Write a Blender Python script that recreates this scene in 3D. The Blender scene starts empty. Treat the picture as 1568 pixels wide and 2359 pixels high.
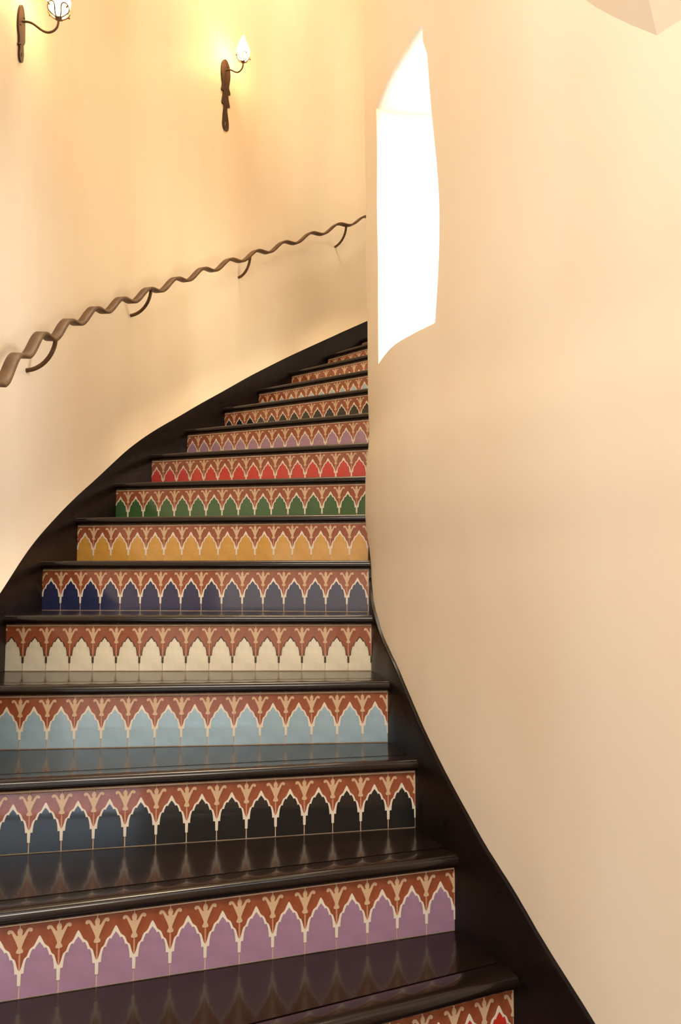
import bpy, bmesh, math, random
from mathutils import Vector, Matrix
from mathutils.geometry import tessellate_polygon
from math import sin, cos, pi, radians, sqrt, atan2, hypot

random.seed(4)
S = 0.0775            # one tile pitch in metres; plan geometry below is in tile pitches
ZF = 21.06            # eye height above the hall floor, in tile pitches
SC = bpy.context.scene
COL = SC.collection

def W(x, y, z):       # plan units (eye at 0,0,0) -> world metres
    return Vector((x * S, y * S, (z + ZF) * S))

# ------------------------------------------------------------------ camera, world, lights, exposure
cam = bpy.data.cameras.new('camera')
cam_o = bpy.data.objects.new('camera', cam)
COL.objects.link(cam_o)
cam.sensor_fit = 'VERTICAL'
cam.sensor_height = 36.0
cam.lens = 36.0 * 1816.0 / 2359.0
cam.clip_start = 0.02
cam_o.location = W(0, 0, 0)
cam_o.rotation_euler = (pi / 2 + 0.078, 0, 0)
SC.camera = cam_o

SC.view_settings.view_transform = 'Standard'
SC.view_settings.look = 'None'
SC.view_settings.gamma = 1.0
SC.view_settings.use_curve_mapping = False
SC.view_settings.exposure = 0.0

world = bpy.data.worlds.new('world')
SC.world = world
world.use_nodes = True
world.node_tree.nodes['Background'].inputs[0].default_value = (0.66, 0.83, 1.0, 1)
world.node_tree.nodes['Background'].inputs[1].default_value = 9.0

CX, CY, R1, T0, DT, OFF, Z0, H, TH = 33.261, 37.667, 31.783, 3.536, -0.093, 2.354, -13.828, 2.409, 1.941

def pol(R, th, z=0.0):
    return (CX + R * cos(th), CY + R * sin(th), z)

def area_light(name, loc, target, sx, sy, power, color):
    l = bpy.data.lights.new(name, 'AREA')
    l.shape = 'RECTANGLE'; l.size = sx * S; l.size_y = sy * S
    l.energy = power; l.color = color
    o = bpy.data.objects.new(name, l); COL.objects.link(o)
    o.location = W(*loc)
    d = W(*target) - W(*loc)
    o.rotation_euler = d.to_track_quat('-Z', 'Y').to_euler()
    return o

# daylight pressing in through the deep window of the inner wall
area_light('niche_daylight', pol(22.5, radians(205), 24), pol(31, radians(189), 13.0), 12, 10, 100, (1.0, 0.98, 0.94))
area_light('niche_skylight', pol(22.5, radians(206), 16.0), pol(47, radians(170), 9.0), 9, 10, 7, (1.0, 0.90, 0.84))
# added soft fills, unseen overhead: one above the hall, one up the stairwell
area_light('hall_fill', (-5, -5, 28), (-2, 26, 0), 22, 14, 104, (1.0, 0.88, 0.74))
area_light('stairwell_fill', pol(39.5, radians(165), 70), pol(40, radians(165), 0), 12, 20, 126, (1.0, 0.88, 0.66))

# added fill hidden round the bend, brightens the outer wall
area_light('bend_fill', pol(33.6, radians(152), 22), pol(48, radians(165), 12), 6, 9, 9.5, (1.0, 0.88, 0.68))

# ------------------------------------------------------------------ materials
def mat(name, color, rough=0.5, metal=0.0, spec=0.5, coat=0.0):
    m = bpy.data.materials.new(name); m.use_nodes = True
    b = m.node_tree.nodes['Principled BSDF']
    b.inputs['Base Color'].default_value = (*color, 1)
    b.inputs['Roughness'].default_value = rough
    b.inputs['Metallic'].default_value = metal
    b.inputs['Specular IOR Level'].default_value = spec
    b.inputs['Coat Weight'].default_value = coat
    b.inputs['Coat Roughness'].default_value = 0.08
    return m

def nd(m, t, **kw):
    n = m.node_tree.nodes.new(t)
    for k, v in kw.items():
        if k in n.inputs: n.inputs[k].default_value = v
        else: setattr(n, k, v)
    return n

def vary(m, c1, c2, scale=3.0, detail=4.0, stretch=(1, 1, 1), lo=0.35, hi=0.65, bump=0.0, bscale=40.0, bdist=0.002, rvar=None):
    nt = m.node_tree; b = nt.nodes['Principled BSDF']; L = nt.links.new
    tc = nd(m, 'ShaderNodeTexCoord'); mp = nd(m, 'ShaderNodeMapping')
    mp.inputs['Scale'].default_value = stretch
    L(tc.outputs['Object'], mp.inputs['Vector'])
    n = nd(m, 'ShaderNodeTexNoise', Scale=scale, Detail=detail)
    L(mp.outputs[0], n.inputs['Vector'])
    r = nd(m, 'ShaderNodeValToRGB')
    r.color_ramp.elements[0].position = lo; r.color_ramp.elements[0].color = (*c1, 1)
    r.color_ramp.elements[1].position = hi; r.color_ramp.elements[1].color = (*c2, 1)
    L(n.outputs[0], r.inputs[0]); L(r.outputs[0], b.inputs['Base Color'])
    if rvar:
        mr = nd(m, 'ShaderNodeMapRange'); mr.inputs['To Min'].default_value = rvar[0]; mr.inputs['To Max'].default_value = rvar[1]
        L(n.outputs[0], mr.inputs['Value']); L(mr.outputs[0], b.inputs['Roughness'])
    if bump:
        n2 = nd(m, 'ShaderNodeTexNoise', Scale=bscale, Detail=3.0)
        L(mp.outputs[0], n2.inputs['Vector'])
        bp = nd(m, 'ShaderNodeBump', Strength=bump, Distance=bdist)
        L(n2.outputs[0], bp.inputs['Height']); L(bp.outputs[0], b.inputs['Normal'])
    return m

M = {}
M['plaster'] = vary(mat('troweled_plaster', (0.82, 0.68, 0.5), 0.5, spec=0.35), (0.77, 0.63, 0.455), (0.86, 0.755, 0.60),
                    1.3, 5, (1, 1, 0.30), 0.35, 0.68, bump=0.25, bscale=7.0, bdist=0.004, rvar=(0.42, 0.6))
M['plain_plaster'] = mat('hall_plaster', (0.8, 0.68, 0.52), 0.7)
M['wood'] = vary(mat('espresso_wood', (0.02, 0.01, 0.008), 0.22, spec=0.4, coat=0.25), (0.006, 0.003, 0.0025), (0.014, 0.007, 0.005),
                 10.0, 2, (0.35, 2, 2), 0.3, 0.7, rvar=(0.19, 0.23))
M['skirt'] = vary(mat('lacquered_skirting_wood', (0.02, 0.01, 0.008), 0.3, spec=0.18, coat=0.0), (0.004, 0.002, 0.0017), (0.010, 0.005, 0.0035),
                  9.0, 4, (1, 1, 2), 0.3, 0.7, rvar=(0.24, 0.34))
M['stone'] = vary(mat('hall_floor_terracotta', (0.25, 0.15, 0.10), 0.35), (0.22, 0.12, 0.08), (0.32, 0.20, 0.14), 4)
M['paving'] = vary(mat('courtyard_paving', (0.42, 0.45, 0.48), 0.6), (0.36, 0.40, 0.44), (0.46, 0.49, 0.52), 2)
M['ochre'] = mat('courtyard_ochre_plaster', (0.42, 0.28, 0.17), 0.8)
M['stem'] = mat('salmon_stem_glaze', (0.62, 0.29, 0.17), 0.3, coat=0.3)
M['grout'] = vary(mat('pale_grout', (0.72, 0.55, 0.38), 0.6), (0.66, 0.47, 0.32), (0.78, 0.62, 0.44), 30)
M['terracotta'] = vary(mat('terracotta_glaze', (0.4, 0.1, 0.04), 0.26, coat=0.7), (0.27, 0.065, 0.026), (0.36, 0.098, 0.042), 26,
                       bump=0.2, bscale=60, bdist=0.0006)
M['cream'] = mat('cream_relief_glaze', (0.86, 0.77, 0.64), 0.3, coat=0.3)
M['fleur'] = mat('buff_relief_glaze', (0.70, 0.48, 0.29), 0.3, coat=0.3)
M['dark_line'] = mat('dark_brown_relief_glaze', (0.06, 0.035, 0.02), 0.3, coat=0.3)
M['iron'] = vary(mat('bronzed_iron', (0.16, 0.09, 0.045), 0.5, metal=0.1, spec=.3), (0.085, 0.040, 0.014), (0.13, 0.065, 0.024), 22, bump=0.3, bscale=50, bdist=0.001)
M['plate_iron'] = vary(mat('brown_wrought_iron', (0.10, 0.045, 0.025), 0.45, metal=0.4), (0.040, 0.016, 0.010), (0.075, 0.032, 0.016), 30, bump=0.3, bscale=60, bdist=0.001)
M['screw'] = mat('dark_screw', (0.04, 0.02, 0.01), 0.4, metal=0.6)
FIELD = {'red': (0.62, 0.035, 0.02), 'lavender': (0.40, 0.235, 0.345), 'black': (0.010, 0.011, 0.013), 'light blue': (0.36, 0.52, 0.64),
         'white': (0.84, 0.78, 0.62), 'navy': (0.022, 0.030, 0.095), 'yellow': (0.68, 0.36, 0.07), 'green': (0.045, 0.13, 0.04)}
for k, c in FIELD.items():
    M[k] = vary(mat(k.replace(' ', '_') + '_glaze', c, 0.2, coat=1.0), tuple(v * 0.92 for v in c), tuple(min(1, v * 1.08) for v in c), 20,
                bump=0.12, bscale=70, bdist=0.0005)
g = bpy.data.materials.new('flame_glass'); g.use_nodes = True
gb = g.node_tree.nodes['Principled BSDF']
gb.inputs['Base Color'].default_value = (1, 0.9, 0.7, 1)
gb.inputs['Emission Color'].default_value = (1.0, 0.60, 0.22, 1)
gb.inputs['Emission Strength'].default_value = 42.0
M['flame'] = g
pg = bpy.data.materials.new('window_glass'); pg.use_nodes = True
nt = pg.node_tree; nt.nodes.clear()
o_ = nt.nodes.new('ShaderNodeOutputMaterial'); t_ = nt.nodes.new('ShaderNodeBsdfTransparent'); gl = nt.nodes.new('ShaderNodeBsdfGlossy'); mx = nt.nodes.new('ShaderNodeMixShader')
gl.inputs['Roughness'].default_value = 0.05; mx.inputs[0].default_value = 0.08
nt.links.new(t_.outputs[0], mx.inputs[1]); nt.links.new(gl.outputs[0], mx.inputs[2]); nt.links.new(mx.outputs[0], o_.inputs[0])
M['glass'] = pg

# ------------------------------------------------------------------ helpers
def mesh_from(name, verts, faces, mats, midx=None, smooth=False, smooth_angle=None):
    me = bpy.data.meshes.new(name)
    me.from_pydata([tuple(v) for v in verts], [], faces)
    for m in mats: me.materials.append(m)
    if midx is not None:
        me.polygons.foreach_set('material_index', midx)
    bm = bmesh.new(); bm.from_mesh(me)
    bmesh.ops.recalc_face_normals(bm, faces=bm.faces)
    bm.to_mesh(me); bm.free()
    if smooth or smooth_angle:
        me.polygons.foreach_set('use_smooth', [True] * len(me.polygons))
        if smooth_angle: me.set_sharp_from_angle(angle=radians(smooth_angle))
    me.update()
    return me

def link(name, me, parent=None, matrix=None):
    o = bpy.data.objects.new(name, me); COL.objects.link(o)
    if parent is not None: o.parent = parent
    if matrix is not None:
        if parent is None: o.matrix_world = matrix
        else: o.matrix_basis = matrix
    return o

def empty(name, label, cat, matrix, group=None):
    o = bpy.data.objects.new(name, None); COL.objects.link(o)
    o.empty_display_size = 0.1
    o.matrix_world = matrix
    o['label'] = label; o['category'] = cat
    if group: o['group'] = group
    return o

def structure(name, me, label=None, parent=None):
    o = link(name, me, parent)
    if parent is None: o['kind'] = 'structure'
    if label: o['label'] = label
    return o

class MB:
    def __init__(s): s.v = []; s.f = []; s.m = []
    def add(s, vs, fs, mi=0):
        b = len(s.v); s.v += [tuple(v) for v in vs]; s.f += [tuple(b + i for i in f) for f in fs]; s.m += [mi] * len(fs)
    def box(s, a, b, mi=0):
        x0, y0, z0 = a; x1, y1, z1 = b
        s.add([(x0,y0,z0),(x1,y0,z0),(x1,y1,z0),(x0,y1,z0),(x0,y0,z1),(x1,y0,z1),(x1,y1,z1),(x0,y1,z1)],
              [(0,3,2,1),(4,5,6,7),(0,1,5,4),(1,2,6,5),(2,3,7,6),(3,0,4,7)], mi)
    def poly(s, pts, y0, y1, mi=0):       # closed outline in x,z raised from y0 to y1 (open back)
        n = len(pts)
        tris = tessellate_polygon([[Vector((p[0], p[1], 0)) for p in pts]])
        s.add([(p[0], y1, p[1]) for p in pts] + [(p[0], y0, p[1]) for p in pts],
              [tuple(t) for t in tris] + [(i, (i + 1) % n, n + (i + 1) % n, n + i) for i in range(n)], mi)
    def tube(s, pts, rad, n=8, mi=0, caps=True):
        pts = [Vector(p) for p in pts]; rr = rad if isinstance(rad, (list, tuple)) else [rad] * len(pts)
        vs = []; up = None
        for i, p in enumerate(pts):
            t = (pts[min(i + 1, len(pts) - 1)] - pts[max(i - 1, 0)]).normalized()
            if up is None:
                up = Vector((0, 0, 1)) if abs(t.z) < 0.9 else Vector((1, 0, 0))
            a = (up - t * up.dot(t)).normalized(); up = a; b = t.cross(a)
            vs += [p + (a * cos(2 * pi * k / n) + b * sin(2 * pi * k / n)) * rr[i] for k in range(n)]
        fs = [(i * n + k, i * n + (k + 1) % n, (i + 1) * n + (k + 1) % n, (i + 1) * n + k) for i in range(len(pts) - 1) for k in range(n)]
        if caps: fs += [tuple(range(n)), tuple(range((len(pts) - 1) * n, len(pts) * n))]
        s.add(vs, fs, mi)
    def mesh(s, name, mats, smooth_angle=None):
        return mesh_from(name, s.v, s.f, mats, s.m, smooth_angle=smooth_angle)

def interp(x, tab):
    if x <= tab[0][0]: return tab[0][1]
    for (a, va), (b, vb) in zip(tab, tab[1:]):
        if x <= b:
            t = (x - a) / (b - a); t = t * t * (3 - 2 * t)
            return va + (vb - va) * t
    return tab[-1][1]

# small surveyed irregularities of each riser: radial shift, shift down the stair, skew
EX = [(-.253,-.007,.267),(-.141,-.088,.156),(-.021,-.082,-.035),(.114,-.085,-.173),(.206,.031,-.085),(.064,.208,-.233),(.045,.21,.06),
      (.113,-.027,.23),(.139,-.093,.175),(-.053,.154,.088),(-.21,.185,-.01),(-.018,-.067,.068),(.086,-.147,.193),(-.07,-.193,.168)]
def ex(i): return EX[i] if 0 <= i < len(EX) else ((-.253, 0, .2) if i < 0 else (0, 0, 0))

def row_pt(i, k):     # plan position on riser line i, k tiles outward from its right end
    th = T0 + i * DT; dr, ds, dk = ex(i)
    d = (cos(th), sin(th)); n = (-d[1], d[0]); s = OFF + ds + dk * (k - 8) / 8
    return (CX + (R1 + dr + k) * d[0] + s * n[0], CY + (R1 + dr + k) * d[1] + s * n[1])

def zrow(i): return Z0 + i * H
def eff(i, k):
    p = row_pt(i, k); return hypot(p[0] - CX, p[1] - CY), atan2(p[1] - CY, p[0] - CX) % (2 * pi)

FRAC = {4: .75, 5: .94, 6: .94, 7: .8, 8: .87, 9: .93, 10: .93, 11: .92, 12: .95, 13: .95}
def rowlen(i): return 15 + FRAC.get(i, .93)

IN_TAB = sorted((eff(i, 0)[1], eff(i, 0)[0]) for i in range(0, 5)); IN_TAB = [(IN_TAB[0][0] - .09, 31.94)] + IN_TAB
OUT_TAB = sorted((eff(i, rowlen(i))[1], eff(i, rowlen(i))[0]) for i in range(-2, 16))
def rin(th): return interp(th, IN_TAB)          # face of the inner skirting
def rout(th): return interp(th, OUT_TAB)        # face of the outer skirting
def i_of(th): return (th - T0) / DT

# skirting top heights above the line through the riser feet
IN_SK = [(-3.5, 6.5), (-1.7, 6.5), (-.9, 6.35), (-.1, 6.1), (.65, 5.9), (1.75, 5.75), (2.8, 5.0), (3.4, 4.7), (4.2, 3.7), (5, 3.1), (7, 3.1)]
OUT_SK = [(-4, 4.95), (3.3, 5.12), (4.1, 5.2), (4.9, 5.15), (5.7, 5.1), (6.8, 5.32), (8.4, 5.18), (10.6, 5.22), (14, 5.27), (18, 5.27)]
def zin_sk(th): i = i_of(th); return Z0 + i * H + interp(i, IN_SK)
def zout_sk(th): i = i_of(th); return Z0 + i * H + interp(i, OUT_SK)

# surveyed waviness of the inner wall's contour over height
WAVE = [(-22, 31.93), (-2, 31.88), (.46, 31.90), (2.8, 32.06), (4.4, 32.055), (6.9, 31.86), (9.1, 31.915), (12.6, 31.926), (16.2, 32.0), (18.5, 31.98), (23.8, 32.05), (30, 32.06), (76, 32.06)]

# ------------------------------------------------------------------ walls
TH_A, TH_B = radians(96), radians(236)
NT0, NT1, NZ0, NZ1 = radians(188.0), radians(199.3), 8.95, 20.45     # deep window in the inner wall
def r_inner_wall(th, z):
    i = i_of(th)
    b = rin(th) - 0.05
    far = 1 - min(1, max(0, (th - radians(184)) / radians(8)))
    w = interp(z, WAVE)
    near = b + (w - 31.95) * 0.7
    r = near * (1 - far) + w * far
    r += 0.10 * sin(th * 9.0 + z * .16) * sin(z * .23 + 1.3) * (1 - far)
    zs = zin_sk(th)
    if z < zs + 2.2:                                  # settles on to the skirting
        t = min(1, max(0, (z - zs + .2) / 2.4)); t = t * t * (3 - 2 * t)
        r = (rin(th) - .14) * (1 - t) + r * t
    return r

def jamb_near(z): return NT1 + radians(0.55) * (sin((z - 12.6) * .42 + 1.57) - .4) - (radians(.5) if z > 19.2 else 0)
def sill(th): return NZ0 + .12 * sin((th - NT0) * 22)

def build_inner_wall():
    # columns and rows chosen so that the opening falls on grid lines
    cols = [TH_A + (NT0 - TH_A) * k / 60 for k in range(60)] + [NT0 + (NT1 - NT0) * k / 10 for k in range(11)]
    cols += [NT1 + (TH_B - NT1) * k / 40 for k in range(1, 41)]
    rows = [-22 + (NZ0 + 22) * k / 60 for k in range(60)] + [NZ0 + (NZ1 - NZ0) * k / 16 for k in range(17)]
    rows += [NZ1 + (76 - NZ1) * k / 36 for k in range(1, 37)]
    c0, c1, r0, r1 = 60, 70, 60, 76
    ROUND = .22
    def P(j, i):
        th, z = cols[j], rows[i]
        fz = 1 if r0 <= i <= r1 else max(0, 1 - abs(i - (r0 if i < r0 else r1)) / 6)
        fx = 1 if c0 <= j <= c1 else max(0, 1 - abs(j - (c0 if j < c0 else c1)) / 6)
        if j >= c0:                                    # wavering near jamb
            f = (j - c0) / (c1 - c0) if j <= c1 else max(0, 1 - (j - c1) / 10)
            th += (jamb_near(max(NZ0, min(NZ1, z))) - NT1) * f * fz
        if i <= r0 + 3:
            z += (sill(th) - NZ0) * fx * max(0, 1 - abs(i - r0) / 4)
        return th, z
    vs, fs = [], []
    n = len(cols)
    for i in range(len(rows)):
        for j in range(n):
            th, z = P(j, i)
            vs.append(W(*pol(r_inner_wall(th, z), th, z)))
    for i in range(len(rows) - 1):
        for j in range(n - 1):
            if c0 <= j < c1 and r0 <= i < r1: continue
            fs.append((i * n + j, i * n + j + 1, (i + 1) * n + j + 1, (i + 1) * n + j))
    # rounded arris and reveal, ring by ring
    ring = [(j, r0) for j in range(c0, c1)] + [(c1, i) for i in range(r0, r1)] + [(j, r1) for j in range(c1, c0, -1)] + [(c0, i) for i in range(r1, r0, -1)]
    prev = [i * n + j for j, i in ring]
    m = len(ring)
    cth, cz = (NT0 + NT1) / 2, (NZ0 + NZ1) / 2
    for q, (dep, inset) in enumerate([(.06, .10), (.18, .17), (.40, .21), (1.0, .23), (1.9, .24), (2.9, .25), (3.3, .26)]):
        base = len(vs)
        for j, i in ring:
            th, z = P(j, i)
            r = r_inner_wall(th, z)
            sx = 1 if j == c0 else (-1 if j == c1 else 0)
            sz = 1 if i == r0 else (-1 if i == r1 else 0)
            k = inset * (0.45 if sx else 1)
            if q >= 3:
                e = (dep - .4) / 4
                z2 = z
                th = th + (0.0 if not sx else 0)
            vs.append(W(*pol(r - dep, th + sx * k / 32 * .5, z + sz * inset * .6)))
        for a in range(m):
            b = (a + 1) % m
            fs.append((prev[a], prev[b], base + b, base + a))
        prev = [base + a for a in range(m)]
    # back face of the wall shell
    back = len(vs)
    for i in range(len(rows)):
        for j in range(n):
            th, z = cols[j], rows[i]
            vs.append(W(*pol(28.6, th, z)))
    for i in range(len(rows) - 1):
        for j in range(n - 1):
            if c0 <= j < c1 and r0 <= i < r1: continue
            fs.append((back + i * n + j, back + (i + 1) * n + j, back + (i + 1) * n + j + 1, back + i * n + j + 1))
    bring = [back + i * n + j for j, i in ring]
    for a in range(m):
        b = (a + 1) % m
        fs.append((prev[a], prev[b], bring[b], bring[a]))
    return mesh_from('inner_wall', vs, fs, [M['plaster']], smooth_angle=40)
wr = structure('wall_right', build_inner_wall(), 'curved cream plaster inner wall with a deep bright window opening')

# window at the back of the deep opening
def build_niche_window():
    th = (NT0 + NT1) / 2
    u = Vector((cos(th), sin(th), 0)); t = Vector((-sin(th), cos(th), 0)); z = Vector((0, 0, 1))
    m = Matrix((( t.x, u.x, 0, 0), (t.y, u.y, 0, 0), (0, 0, 1, 0), (0, 0, 0, 1)))
    p = W(*pol(28.75, th, NZ0)); m.translation = p
    root = bpy.data.objects.new('window_1', None); COL.objects.link(root); root.matrix_world = m
    root['kind'] = 'structure'; root['label'] = 'bright daylit window deep in the curved inner wall'
    w, h = 2.85 * S, (NZ1 - NZ0) * S
    f = MB(); b = .22 * S; d = .12 * S
    f.box((-w, -d, 0), (-w + b, d, h)); f.box((w - b, -d, 0), (w, d, h)); f.box((-w + b, -d, 0), (w - b, d, b)); f.box((-w + b, -d, h - b), (w - b, d, h))
    f.box((-b * .3, -d * .7, b), (b * .3, d * .7, h - b))
    link('window_frame', f.mesh('window_frame', [M['wood']]), root)
    for sx in (-1, 1):
        gm = MB(); x0, x1 = sorted((sx * b * .3, sx * (w - b)))
        gm.box((x0, -.004, b), (x1, .004, h - b)); link('pane', gm.mesh('pane', [M['glass']]), root)
build_niche_window()

# outer wall, laid out along the rise of the stair, flaring on to the skirting
def r_outer_wall(th, dz):
    r = 48.12
    t = min(1, max(0, dz / 2.3)); t = 1 - (1 - t) ** 2
    r = (rout(th) - 0.02) * (1 - t) + r * t
    z = zout_sk(th) + dz
    r += .13 * sin(th * 16 + z * .05) * t + .07 * sin(th * 37 + 1.0 + z * .03) * t
    return r
def build_outer_wall():
    ths = [TH_A + (radians(199) - TH_A) * k / 200 for k in range(201)]
    dzs = [-9, -5, -2.0, -.05, .0, .15, .3, .5, .8, 1.1, 1.5, 1.9, 2.4, 3, 4, 6, 8, 11, 15, 20, 26, 33, 41, 50, 60, 72, 90]
    vs, fs = [], []
    for dz in dzs:
        for th in ths:
            z = zout_sk(th) + dz
            r = rout(th) + .25 if dz < 0 else r_outer_wall(th, dz)
            vs.append(W(*pol(r, th, min(z, 76))))
    n = len(ths)
    for i in range(len(dzs) - 1):
        for j in range(n - 1): fs.append((i * n + j, i * n + j + 1, (i + 1) * n + j + 1, (i + 1) * n + j))
    return mesh_from('outer_wall', vs, fs, [M['plaster']], smooth_angle=50)
structure('wall_left', build_outer_wall(), 'curved cream plaster outer wall carrying the handrail and sconces')

def ribbon(th0, th1, n, rf, zt, thick, depth, name, side):
    # skirting board following a wall: face radius rf(th), top zt(th); depth below the top
    vs, fs = [], []
    for k in range(n + 1):
        th = th0 + (th1 - th0) * k / n; r, z = rf(th), zt(th)
        s = side
        prof = [(0, -depth), (0, -.10), (s * .03, -.03), (s * .10, 0), (s * thick, 0), (s * thick, -depth)]
        for a, b in prof: vs.append(W(*pol(r + a, th, z + b)))
    for k in range(n):
        for q in range(6): fs.append((k * 6 + q, k * 6 + (q + 1) % 6, (k + 1) * 6 + (q + 1) % 6, (k + 1) * 6 + q))
    fs += [tuple(range(6)), tuple(range(n * 6, n * 6 + 6))]
    return mesh_from(name, vs, fs, [M['skirt']], smooth_angle=35)
structure('baseboard_left', ribbon(radians(110), radians(199.2), 150, rout, zout_sk, .2, 8.2, 'skirting_outer', 1), 'dark lacquered skirting rising along the outer wall')
structure('baseboard_right', ribbon(radians(110), radians(224), 150, rin, zin_sk, .25, 9.4, 'skirting_inner', -1), 'dark lacquered skirting rising along the inner wall')

# plaster springer at the upper right, where a vault groin leaves the inner wall
def build_springer():
    tip_th, tip_z, HT = radians(216.75), 13.1, 6.0
    def on_wall(th, z, o): return W(*pol(r_inner_wall(th, z) + o, th, z))
    vs, fs = [], []
    nr, nh = 8, 8
    # columns run from the left wall line, over the arris, to the right; rows run up the sloping faces
    cols = [('l', k / 4) for k in range(4, 0, -1)] + [('t', 0)] + [('r', k / 4) for k in range(1, 5)]
    for h in range(nh + 1):
        f = h / nh
        for side, q in cols:
            if side == 'l':
                th = tip_th - radians(9.0 * q); z0 = tip_z + 5.4 * q ** 1.1
            else:
                th = tip_th + radians(8.0 * q); z0 = tip_z + .05 * q
            out = -.12 + (2.2 * (1 - .75 * q) if side != 'r' else 2.2 * (1 - .2 * q)) * f
            vs.append(on_wall(th, z0 + HT * f, out))
    n = len(cols)
    for h in range(nh):
        for q in range(n - 1): fs.append((h * n + q, h * n + q + 1, (h + 1) * n + q + 1, (h + 1) * n + q))
    return mesh_from('vault_springer', vs, fs, [M['plaster']], smooth_angle=20)
structure('trim_1', build_springer(), 'pointed plaster vault springer high on the right wall')

# hall shell around the viewer
def hall():
    FL, CE = -ZF, 30.0
    b = MB(); b.box(W(-60, -14, FL - 1), W(40, 23, FL)); structure('floor', b.mesh('hall_floor', [M['stone']]), 'terracotta hall floor at the foot of the stair')
    b = MB(); b.box(W(-61, -15, CE), W(40, 8, CE + 1)); b.box(W(-61, 8, CE), W(-9.5, 23.5, CE + 1)); structure('ceiling', b.mesh('hall_ceiling', [M['plain_plaster']]))
    b = MB()
    vs = [pol(60, TH_A - .1), pol(60, radians(215)), pol(20, radians(238)), pol(20, TH_A - .1)]
    ring = [pol(49.5, TH_A + (radians(236) - TH_A) * k / 40) for k in range(41)] + [pol(28.0, radians(236) - (radians(236) - TH_A) * k / 40) for k in range(41)]
    n = 41
    v = [W(p[0], p[1], 75.5) for p in ring] + [W(p[0], p[1], 76.5) for p in ring]
    f = []
    for k in range(40):
        a0, a1, c1, c0 = k, k + 1, 2 * n - 2 - k, 2 * n - 1 - k
        f += [(a0, a1, c1, c0), (a0 + 82, c0 + 82, c1 + 82, a1 + 82)]
    b.add(v, f); structure('ceiling_stairwell', b.mesh('stairwell_ceiling', [M['plain_plaster']]))
    # walls
    px, py = pol(48.1, radians(199))[:2]
    b = MB(); b.box(W(-60, py, FL), W(px + .6, py + 1, CE)); structure('wall_front', b.mesh('hall_front_wall', [M['plain_plaster']]))
    b = MB(); b.box(W(-61, -15, FL), W(-60, py + 1, CE)); structure('wall_side', b.mesh('hall_side_wall', [M['plain_plaster']]))
    qx, qy = pol(31.6, TH_B)[:2]
    b = MB(); b.box(W(qx, qy - .2, FL), W(40, qy + .8, CE)); b.box(W(39, -15, FL), W(40, qy, CE)); structure('wall_east', b.mesh('hall_east_wall', [M['plain_plaster']]))
    # back wall with the open entrance to the courtyard
    x0, x1, z1 = -30, 1, 5
    b = MB()
    b.box(W(-61, -15.5, FL), W(x0, -14, CE)); b.box(W(x1, -15.5, FL), W(40, -14, CE)); b.box(W(x0, -15.5, z1), W(x1, -14, CE))
    structure('wall_back', b.mesh('hall_back_wall', [M['plain_plaster']]))
    b = MB(); b.box(W(-120, -90, FL - 1.5), W(90, -15.5, FL - .5)); structure('floor_courtyard', b.mesh('courtyard_paving', [M['paving']]))
    b = MB(); b.box(W(-90, -62, FL - 1), W(70, -60, FL + 34)); structure('wall_courtyard', b.mesh('courtyard_wall', [M['ochre']]))
    # wall above the hall ceiling closing the stairwell, and end wall of the upper landing
    b = MB(); n = 12
    vs = [W(*pol(48.3, radians(198.8 + 18 * k / n), zz)) for k in range(n + 1) for zz in (29.6, 76)]
    b.add(vs, [(2 * k, 2 * k + 1, 2 * k + 3, 2 * k + 2) for k in range(n)]); structure('wall_header', b.mesh('stairwell_header', [M['plain_plaster']]))
    a = pol(49, radians(216)); c = pol(29, radians(236))
    b = MB(); dx, dy = a[0] - c[0], a[1] - c[1]
    b.add([W(a[0], a[1], CE), W(c[0], c[1], CE), W(c[0], c[1], 76), W(a[0], a[1], 76)], [(0, 1, 2, 3)])
    a = pol(49.5, TH_A + .01); c = pol(28.4, TH_A + .01)
    b.add([W(a[0], a[1], -22), W(c[0], c[1], -22), W(c[0], c[1], 76), W(a[0], a[1], 76)], [(0, 1, 2, 3)])
    structure('wall_landing', b.mesh('landing_wall', [M['plain_plaster']]))
    root = bpy.data.objects.new('door_1', None); COL.objects.link(root); root['kind'] = 'structure'
    root.matrix_world = Matrix.Translation(W((x0 + x1) / 2, -14.7, FL))
    w, h = (x1 - x0) / 2 * S, (z1 - FL) * S; f = MB(); t = .8 * S; d = .05
    f.box((-w, -d, 0), (-w + t, d, h)); f.box((w - t, -d, 0), (w, d, h)); f.box((-w + t, -d, h - t), (w - t, d, h))
    link('door_frame', f.mesh('door_frame', [M['wood']]), root)
hall()

# ------------------------------------------------------------------ tiles
INNER = [(.5,.738),(.562,.698),(.60,.668),(.622,.640),(.632,.652),(.682,.648),(.725,.598),(.748,.560),(.757,.535),(.768,.546),(.820,.538),(.858,.475),(.878,.40),(.886,.335),(.898,.345),(.952,.338),(.958,.182)]
OUTER = [(.5,.822),(.525,.808),(.572,.763),(.630,.700),(.668,.680),(.735,.655),(.765,.628),(.812,.566),(.835,.552),(.880,.535),(.905,.505),(.940,.440),(.972,.392),(1.0,.38)]
WTHIN = [(.5,.775),(.575,.728),(.64,.672),(.71,.655),(.755,.60),(.785,.55),(.84,.53),(.89,.47),(.915,.36),(.975,.33),(1.0,.30)]
FLEUR = [(0,.985),(.012,.983),(.014,.958),(.045,.945),(.070,.912),(.062,.878),(.048,.858),(.07,.852),(.095,.862),(.148,.905),(.185,.934),(.235,.947),(.285,.944),(.318,.926),(.322,.905),
         (.295,.888),(.262,.889),(.235,.902),(.205,.888),(.167,.842),(.115,.785),(.072,.73),(.050,.698),(.052,.675),(.088,.648),(.090,.628),(.065,.618),(.028,.612),(0,.612)]
GAP = .014
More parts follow.
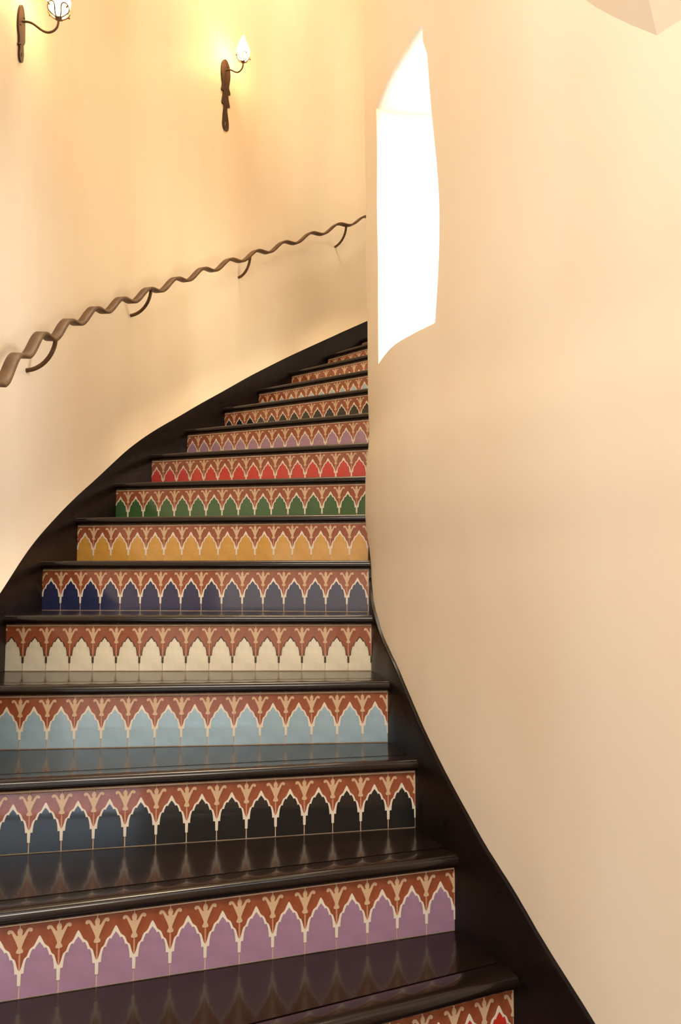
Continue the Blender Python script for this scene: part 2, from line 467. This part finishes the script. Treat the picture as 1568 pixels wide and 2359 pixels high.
def tile_mesh(colour, width=1.0):
    """one glazed relief tile, local x 0..width outward, z 0..1, front +y"""
    b = MB()
    x0, x1 = GAP, 1 - GAP
    zt = TH * S
    def T(pts): return [(p[0] * S, p[1] * zt) for p in pts]
    def clampx(pts): return [(min(x1, max(x0, p[0])), p[1]) for p in pts]
    # slab with a slight pillow edge
    e = .02; y0, y1 = -.006, .0
    def rect(a): return [(x0 + a) * S, (x1 - a) * S, (.012 + a * .5) * zt, (.988 - a * .5) * zt]
    A, B = rect(0), rect(e)
    vs = [(A[0], y0, A[2]), (A[1], y0, A[2]), (A[1], y0, A[3]), (A[0], y0, A[3]),
          (A[0], y1 - .001, A[2]), (A[1], y1 - .001, A[2]), (A[1], y1 - .001, A[3]), (A[0], y1 - .001, A[3]),
          (B[0], y1, B[2]), (B[1], y1, B[2]), (B[1], y1, B[3]), (B[0], y1, B[3])]
    fs = [(0, 1, 5, 4), (1, 2, 6, 5), (2, 3, 7, 6), (3, 0, 4, 7), (4, 5, 9, 8), (5, 6, 10, 9), (6, 7, 11, 10), (7, 4, 8, 11), (8, 9, 10, 11)]
    b.add(vs, fs, 0)
    white = colour == 'white'
    inner_l = [(1 - p[0], p[1]) for p in INNER][::-1]
    field = [(x0 + .004, .016), (x0 + .004, .182)] + inner_l[:-1] + INNER + [(x1 - .004, .182), (x1 - .004, .016)]
    field = [(p[0], p[1]) for p in field]
    # drop duplicates
    q = []
    for p in clampx(field):
        if not q or abs(p[0] - q[-1][0]) + abs(p[1] - q[-1][1]) > 1e-5: q.append(p)
    b.poly(T(q), 0, .0006, 1)
    out = WTHIN if white else OUTER
    for s in (0, 1):
        fx = (lambda p: (1 - p[0], p[1])) if s else (lambda p: p)
        band = [fx(p) for p in out] + [fx((1.0, .182))] + [fx(p) for p in INNER[::-1]]
        q = []
        for p in band:
            if not q or abs(p[0] - q[-1][0]) + abs(p[1] - q[-1][1]) > 1e-5: q.append(p)
        b.poly(T(q), 0, .0017, 2)
        fl = [(p[0] if not s else 1 - p[0], p[1]) for p in FLEUR]
        q = []
        for p in fl:
            if not q or abs(p[0] - q[-1][0]) + abs(p[1] - q[-1][1]) > 1e-5: q.append(p)
        b.poly(T(q), 0, .0015, 3)
        sx = (0, .026) if not s else (1 - .026, 1)
        b.box((sx[0] * S, 0, .38 * zt), (sx[1] * S, .0010, .60 * zt), 4)
    me = mesh_from('tile', b.v, b.f, [M['terracotta'], M[colour], M['dark_line'] if white else M['cream'], M['fleur'], M['stem']], b.m)
    if width < 1:
        bm = bmesh.new(); bm.from_mesh(me)
        bmesh.ops.bisect_plane(bm, geom=bm.verts[:] + bm.edges[:] + bm.faces[:], plane_co=(width * S, 0, 0), plane_no=(1, 0, 0), clear_outer=True)
        bm.to_mesh(me); bm.free()
    return me

SEQ = ['red', 'lavender', 'black', 'light blue', 'white', 'navy', 'yellow', 'green']
LBL = {0: 'lowest stair step in view, red arched tiles cut off by the bottom edge',
       1: 'dark wood step with lavender arched tiles, second step from the bottom',
       2: 'dark wood step with black arched tiles, large, above the lavender one near the bottom',
       3: 'dark wood step with pale blue arched tiles between black and white tiled steps',
       4: 'dark wood step with white arches outlined in dark brown, below the navy step',
       5: 'dark wood step with navy blue arched tiles between white and yellow',
       6: 'dark wood step with golden yellow arched tiles',
       7: 'dark wood step with green arched tiles',
       8: 'dark wood step with red arched tiles above the green one, halfway up',
       9: 'narrow-looking step with mauve arched tiles above the red one, upper flight',
       10: 'distant step with small black arched tiles above the mauve one',
       11: 'distant step with small grey-blue arched tiles above the black ones',
       12: 'distant step showing only small white arch tips, third highest tiled riser',
       13: 'highest step whose tiles show, only fleur motifs visible above its nosing',
       14: 'topmost step in view, a sliver of riser beside the inner wall',
       -1: 'green tiled step just below the picture', -2: 'yellow tiled step second below the picture', -3: 'navy tiled first step rising from the hall floor',
       15: 'step beyond the topmost one, hidden behind the inner wall', 16: 'last step hidden behind the inner wall'}
TILES = {}
def full_tile(c):
    if c not in TILES: TILES[c] = tile_mesh(c)
    return TILES[c]

def circ_on_row(i, R):   # k where riser line i meets radius R
    k = R - R1
    for _ in range(6): k += R - eff(i, k)[0]
    return k

NOSE_T, OVER, NOSE_D = .40, .30, .62
def build_step(i):
    colour = SEQ[i % 8]; n_t = rowlen(i)
    a = row_pt(i, 0); c = row_pt(i, n_t)
    d = Vector((c[0] - a[0], c[1] - a[1], 0)).normalized(); n = Vector((-d.y, d.x, 0))
    z = zrow(i)
    m = Matrix(((d.x, n.x, 0, 0), (d.y, n.y, 0, 0), (0, 0, 1, 0), (0, 0, 0, 1))); m.translation = W(a[0], a[1], z)
    inv = m.inverted()
    root = empty('stair_step', LBL[i], 'stair step', m, 'tiled stair steps')
    ki = circ_on_row(i, rin(eff(i, 0)[1])) + .0; ko = circ_on_row(i, rout(eff(i, n_t)[1]))
    ki -= .12; ko += .12
    # riser board behind the tiles
    b = MB(); b.box((ki * S, -.9 * S, -.42 * S), (ko * S, -.16 * S, (TH + .06) * S)); link('riser_board', b.mesh('riser_board', [M['wood']]), root)
    # grout bed: shows as joints and as a thin pale frame
    b = MB(); b.box((-.03 * S, -.15 * S, 0.003 * S), ((n_t + .035) * S, -.012 * S, (TH + .045) * S)); link('grout_bed', b.mesh('grout_bed', [M['grout']]), root)
    # tiles, counted inward from the right end; the last one is cut
    for k in range(int(n_t)):
        link('tile', full_tile(colour), root, Matrix.Translation((k * S, 0, 0)) @ Matrix.Rotation(radians(random.uniform(-.25, .25)), 4, 'Z'))
    fr = n_t - int(n_t)
    if fr > .05: link('tile', tile_mesh(colour, fr), root, Matrix.Translation((int(n_t) * S, 0, 0)))
    # bull-nosed strip over the riser
    zt = H; zb = H - NOSE_T
    prof = []
    r = NOSE_T / 2
    for q in range(9):
        t = -pi / 2 + pi * q / 8
        prof.append((OVER - r + r * cos(t) * 1.0, zb + r + r * sin(t)))
    prof += [(-NOSE_D + .06, zt), (-NOSE_D, zt - .03), (-NOSE_D, zb)]
    b = MB(); npf = len(prof)
    # ends follow the skirting at each depth
    vs = []
    for end, R in ((0, rin), (1, rout)):
        for (yy, zz) in prof:
            k = circ_on_row(i, R(eff(i, 0 if not end else n_t)[1]))
            k += (-.06 if not end else .06)
            # plan point shifted by yy along n changes radius slightly
            k0 = k
            for _ in range(4):
                pw = (a[0] + d.x * k0 + n.x * yy, a[1] + d.y * k0 + n.y * yy)
                rr = hypot(pw[0] - CX, pw[1] - CY); th = atan2(pw[1] - CY, pw[0] - CX) % (2 * pi)
                k0 += (R(th) + (-.06 if not end else .06)) - rr
            vs.append((k0 * S, yy * S, zz * S))
    fs = [(q, (q + 1) % npf, npf + (q + 1) % npf, npf + q) for q in range(npf)] + [tuple(range(npf)), tuple(range(npf, 2 * npf))]
    b.add(vs, fs); link('nosing', b.mesh('nosing', [M['wood']], smooth_angle=35), root)
    # cove strip under the nosing
    b = MB(); b.box((ki * S, -.16 * S, (TH + .05) * S), (ko * S, .03 * S, zb * S)); link('cove_strip', b.mesh('cove_strip', [M['wood']]), root)
    # tread running back to the next riser
    ia = i + 1
    pts = []
    N = 6
    def onrow(j, R_, off, n_=None):
        # plan point on row line j shifted 'off' along its normal, at skirting radius
        p0 = row_pt(j, 0); p1 = row_pt(j, 16); dd = Vector((p1[0] - p0[0], p1[1] - p0[1])).normalized(); nn = Vector((-dd.y, dd.x))
        k = 0 if R_ is rin else 16
        for _ in range(5):
            pw = (p0[0] + dd.x * k + nn.x * off, p0[1] + dd.y * k + nn.y * off)
            rr = hypot(pw[0] - CX, pw[1] - CY); th = atan2(pw[1] - CY, pw[0] - CX) % (2 * pi)
            k += (R_(th) + (-.06 if R_ is rin else .06)) - rr
        return atan2(pw[1] - CY, pw[0] - CX) % (2 * pi)
    t_in = (onrow(i, rin, -NOSE_D - .025), onrow(ia, rin, -.16)); t_out = (onrow(i, rout, -NOSE_D - .025), onrow(ia, rout, -.16))
    pts += [pol(rin(t_in[0] + (t_in[1] - t_in[0]) * q / N) - .06, t_in[0] + (t_in[1] - t_in[0]) * q / N) for q in range(N + 1)]
    pts += [pol(rout(t_out[1] + (t_out[0] - t_out[1]) * q / N) + .06, t_out[1] + (t_out[0] - t_out[1]) * q / N) for q in range(N + 1)]
    top = [inv @ W(p[0], p[1], z + H) for p in pts]; bot = [inv @ W(p[0], p[1], z + H - .4) for p in pts]
    k = len(pts)
    b = MB(); b.add(top + bot, [tuple(range(k)), tuple(range(k, 2 * k))] + [(q, (q + 1) % k, k + (q + 1) % k, k + q) for q in range(k)])
    link('tread', b.mesh('tread', [M['wood']]), root)
    return root
for i in range(-3, 17): build_step(i)

# ------------------------------------------------------------------ handrail
RR = 46.75
def z_rail(th): i = i_of(th); return Z0 + i * H + interp(i, [(-3, 15.6), (2.4, 15.75), (3.3, 15.85), (4.1, 15.6), (6.9, 15.2), (9.9, 15.3), (12.8, 15.45), (14, 15.2)])
def build_rail():
    th_base = radians(181)
    m = Matrix.Translation(W(*pol(RR, th_base, z_rail(th_base)))); inv = m.inverted()
    root = empty('handrail', 'wavy brown wrought iron handrail strip along the left plaster wall', 'handrail', m)
    t0, t1 = radians(122), radians(207)
    n = 900; lam = DT * .75
    ctr = []
    for k in range(n + 1):
        th = t0 + (t1 - t0) * k / n
        ctr.append((th, z_rail(th) + .25 * cos(2 * pi * (i_of(th) - 6.78) / .82)))
    vs, fs = [], []
    hw, ht = .25, .09
    for k, (th, z) in enumerate(ctr):
        a = ctr[max(0, k - 1)]; b = ctr[min(n, k + 1)]
        ds = (b[0] - a[0]) * RR; dz = b[1] - a[1]; L = hypot(ds, dz)
        nt, nz = -dz / L, ds / L          # normal in (tangent, z) plane
        for rr, s in ((-hw, -1), (-hw + .04, -1.0), (hw - .04, -1), (hw, -1), (hw, 1), (hw - .04, 1), (-hw + .04, 1), (-hw, 1)):
            e = ht * (.6 if abs(abs(rr) - hw) < .01 else 1.0)
            th2 = th + nt * s * e / RR
            vs.append(inv @ W(*pol(RR + rr, th2, z + nz * s * e)))
    for k in range(n):
        for q in range(8): fs.append((k * 8 + q, k * 8 + (q + 1) % 8, (k + 1) * 8 + (q + 1) % 8, (k + 1) * 8 + q))
    fs += [tuple(range(8)), tuple(range(n * 8, n * 8 + 8))]
    link('rail_strip', mesh_from('rail_strip', vs, fs, [M['iron']], smooth_angle=50), root)
    for i in (1.1, 4.03, 6.9, 9.9, 12.8):
        th = T0 + i * DT; u = Vector(pol(1, th)) - Vector((CX, CY, 0))
        zr = z_rail(th) + .25 * cos(2 * pi * (i - 6.78) / .82); b = MB(); pts = []; drop = zr - .05 - (Z0 + i * H + 13.72)
        rw = r_outer_wall(th, z_rail(th) - 2.0 - zout_sk(th)); L = rw - RR
        for q in range(15):
            a = pi / 2 * q / 14
            pts.append(inv @ W(*pol(RR + .05 + (L + .02) * (1 - cos(a)), th, zr - .05 - drop * sin(a))))
        b.tube(pts, .105 * S, 10)
        link('bracket', b.mesh('bracket', [M['iron']], smooth_angle=40), root)
build_rail()

# ------------------------------------------------------------------ wall sconces
def sconce(th, zc, plate_half, hole, label, turn=0.0):
    """zc = height of the arm's root; plate_half = outline points (half width, height about zc)"""
    rw = r_outer_wall(th, zc - zout_sk(th)) - .02
    inw = Vector((-cos(th), -sin(th), 0)); side = Vector((-sin(th), cos(th), 0))     # local x = side, y = into the room
    m = Matrix(((side.x, inw.x, 0, 0), (side.y, inw.y, 0, 0), (0, 0, 1, 0), (0, 0, 0, 1))); m.translation = W(*pol(rw, th, zc))
    root = empty('wall_sconce', label, 'wall lamp', m, 'wrought iron wall sconces')
    b = MB()
    left = [(-x2, z) for (x1, x2, z) in plate_half]; right = [(x1, z) for (x1, x2, z) in plate_half]
    out = [(p[0] * S, p[1] * S) for p in right + left[::-1]]
    q = []
    for p in out:
        if not q or hypot(p[0] - q[-1][0], p[1] - q[-1][1]) > 1e-5: q.append(p)
    if hypot(q[0][0] - q[-1][0], q[0][1] - q[-1][1]) < 1e-5: q.pop()
    sm = []
    for k in range(len(q)):
        p0, p1, p2, p3 = [Vector(q[(k + e) % len(q)]) for e in (-1, 0, 1, 2)]
        for t in (0, .33, .66):
            sm.append(tuple(.5 * ((2 * p1) + (p2 - p0) * t + (2 * p0 - 5 * p1 + 4 * p2 - p3) * t * t + (3 * p1 - p0 - 3 * p2 + p3) * t ** 3)))
    q = sm
    hx, hz, hw, hh = [v * S for v in hole]
    hl = [(hx + hw * cos(2 * pi * k / 14), hz + hh * sin(2 * pi * k / 14)) for k in range(14)]
    tris = tessellate_polygon([[Vector((p[0], p[1], 0)) for p in q], [Vector((p[0], p[1], 0)) for p in hl]])
    allp = q + hl; no = len(q); na = len(allp); y0, y1 = -.004, .0065
    vs = [(p[0], y1, p[1]) for p in allp] + [(p[0], y0, p[1]) for p in allp]
    fs = [tuple(t) for t in tris] + [tuple(x + na for x in t) for t in tris]
    fs += [(k, (k + 1) % no, na + (k + 1) % no, na + k) for k in range(no)]
    fs += [(no + k, no + (k + 1) % 14, na + no + (k + 1) % 14, na + no + k) for k in range(14)]
    b.add(vs, fs); link('backplate', b.mesh('backplate', [M['plate_iron']]), root)
    # arm
    def bez(p, n=10):
        r = []
        for a in range(0, len(p) - 1, 3):
            P0, P1, P2, P3 = [Vector(v) for v in p[a:a + 4]]
            for k in range(n + (a + 3 >= len(p) - 1)):
                t = k / n; r.append(P0 * (1 - t) ** 3 + P1 * 3 * t * (1 - t) ** 2 + P2 * 3 * t * t * (1 - t) + P3 * t ** 3)
        return r
    c = [(0, .1, 0), (0, .35, .02), (0, .5, -.02), (0, .7, -.18), (0, 1.0, -.42), (0, 1.25, -.62), (0, 1.55, -.36), (0, 1.68, -.24), (0, 1.72, -.1), (0, 1.72, .16)]
    ct, st = cos(turn), sin(turn)
    c = [(p[1] * st, p[1] * ct, p[2]) for p in c]
    b = MB(); b.tube([v * S for v in bez(c)], .055 * S, 8)
    link('arm', b.mesh('arm', [M['iron']], smooth_angle=45), root)
    gx, gy = 1.72 * st, 1.72 * ct
    # cup and cage of four petals with little curled tips
    b = MB(); n = 14
    prof = [(.04, .10), (.12, .16), (.16, .24), (.10, .26), (.0, .26)]
    vs = [((gx + r * cos(2 * pi * k / n)) * S, (gy + r * sin(2 * pi * k / n)) * S, z * S) for r, z in prof for k in range(n)]
    fs = [(a * n + k, a * n + (k + 1) % n, (a + 1) * n + (k + 1) % n, (a + 1) * n + k) for a in range(len(prof) - 1) for k in range(n)]
    b.add(vs, fs)
    for k in range(4):
        a0 = pi / 4 + k * pi / 2 + .2
        loop = []
        for q in range(21):
            t = 2 * pi * q / 20
            up = (1 - cos(t)) / 2; sp = sin(t) * .62
            r = .10 + .40 * sin(min(1, up * 1.25) * pi / 2)
            aa = a0 + sp * (.5 + .5 * up)
            loop.append(((gx + r * cos(aa)) * S, (gy + r * sin(aa)) * S, (.22 + .56 * up ** 1.25) * S))
        b.tube(loop, .034 * S, 6)
        r = .50; tip = [((gx + (r + .16 * sin(v * 2.6)) * cos(a0)) * S, (gy + (r + .16 * sin(v * 2.6)) * sin(a0)) * S, (.62 + .10 * v - .12 * v * v) * S) for v in (0, .4, .8, 1.2)]
        b.tube(tip, .034 * S, 6)
    link('shade_cage', b.mesh('shade_cage', [M['iron']], smooth_angle=45), root)
    # flame-shaped glass shade
    prof = [(.02, .27), (.20, .30), (.32, .42), (.40, .62), (.47, .85), (.50, 1.10), (.45, 1.38), (.34, 1.65), (.23, 1.9), (.13, 2.12), (.05, 2.30), (.0, 2.38)]
    b = MB(); n = 20
    vs = []
    for r, z in prof:
        w = max(0, z - 1.0)
        for k in range(n):
            a = 2 * pi * k / n + w * .7
            rr = r * (1 + .09 * sin(4 * a + w * 3))
            vs.append(((gx + .14 * sin(w * 1.6) * .8 + rr * cos(a)) * S, (gy + .06 * w * w + rr * sin(a)) * S, z * S))
    fs = [(a * n + k, a * n + (k + 1) % n, (a + 1) * n + (k + 1) % n, (a + 1) * n + k) for a in range(len(prof) - 1) for k in range(n)]
    b.add(vs, fs); o = link('glass_shade', b.mesh('glass_shade', [M['flame']], smooth_angle=60), root); o['label'] = 'glowing flame-shaped glass shade'
    return root, m
def screws(root, pts):
    for x, z in pts:
        b = MB(); n = 10
        vs = [(x * S + .0028 * cos(2 * pi * k / n), .0065, z * S + .0028 * sin(2 * pi * k / n)) for k in range(n)] + \
             [(x * S + .0020 * cos(2 * pi * k / n), .010, z * S + .0020 * sin(2 * pi * k / n)) for k in range(n)]
        b.add(vs, [(k, (k + 1) % n, n + (k + 1) % n, n + k) for k in range(n)] + [tuple(range(n, 2 * n))])
        link('screw', b.mesh('screw', [M['screw']]), root)

PL_A = [(0, 0, .78), (.17, .16, .70), (.32, .30, .48), (.42, .38, .18), (.46, .41, -.15), (.45, .42, -.45), (.40, .44, -.66), (.30, .38, -.86), (.27, .26, -1.00),
        (.27, .28, -1.2), (.34, .30, -1.32), (.18, .32, -1.36), (.20, .30, -1.6), (.17, .25, -1.80), (.08, .12, -1.94), (0, 0, -1.97)]
PL_B = [(0, 0, .92), (0.24, 0.24, .82), (0.432, 0.456, .55), (0.528, 0.552, .18), (0.552, 0.576, -.2), (0.54, 0.528, -.6), (0.48, 0.444, -1.0), (0.432, 0.408, -1.25), (0.456, 0.528, -1.45), (0.504, 0.6, -1.65),
        (0.528, 0.528, -1.78), (0.48, 0.336, -1.85), (0.312, 0.312, -1.86), (0.324, 0.324, -2.05), (0.396, 0.432, -2.4), (0.456, 0.552, -2.7), (0.444, 0.504, -2.86), (0.336, 0.288, -2.95), (0.228, 0.216, -2.9),
        (0.228, 0.204, -3.2), (0.288, 0.288, -3.6), (0.336, 0.408, -4.1), (0.36, 0.432, -4.5), (0.312, 0.36, -4.8), (0.168, 0.168, -4.98), (0, 0, -5.02)]
ra, _ = sconce(radians(183.3), 25.68, PL_A, (.0, -1.62, .04, .12), 'left iron wall sconce cut by the top edge, its glowing glass partly out of view')
screws(ra, [(-.12, .25), (.28, -.35), (.20, -1.25)])
rb, _ = sconce(radians(151.95), 40.2, PL_B, (.02, -4.4, .07, .26), 'iron wall sconce above the handrail with long dark backplate and lit flame glass')
screws(rb, [(-.1, .35), (.1, -.35)])
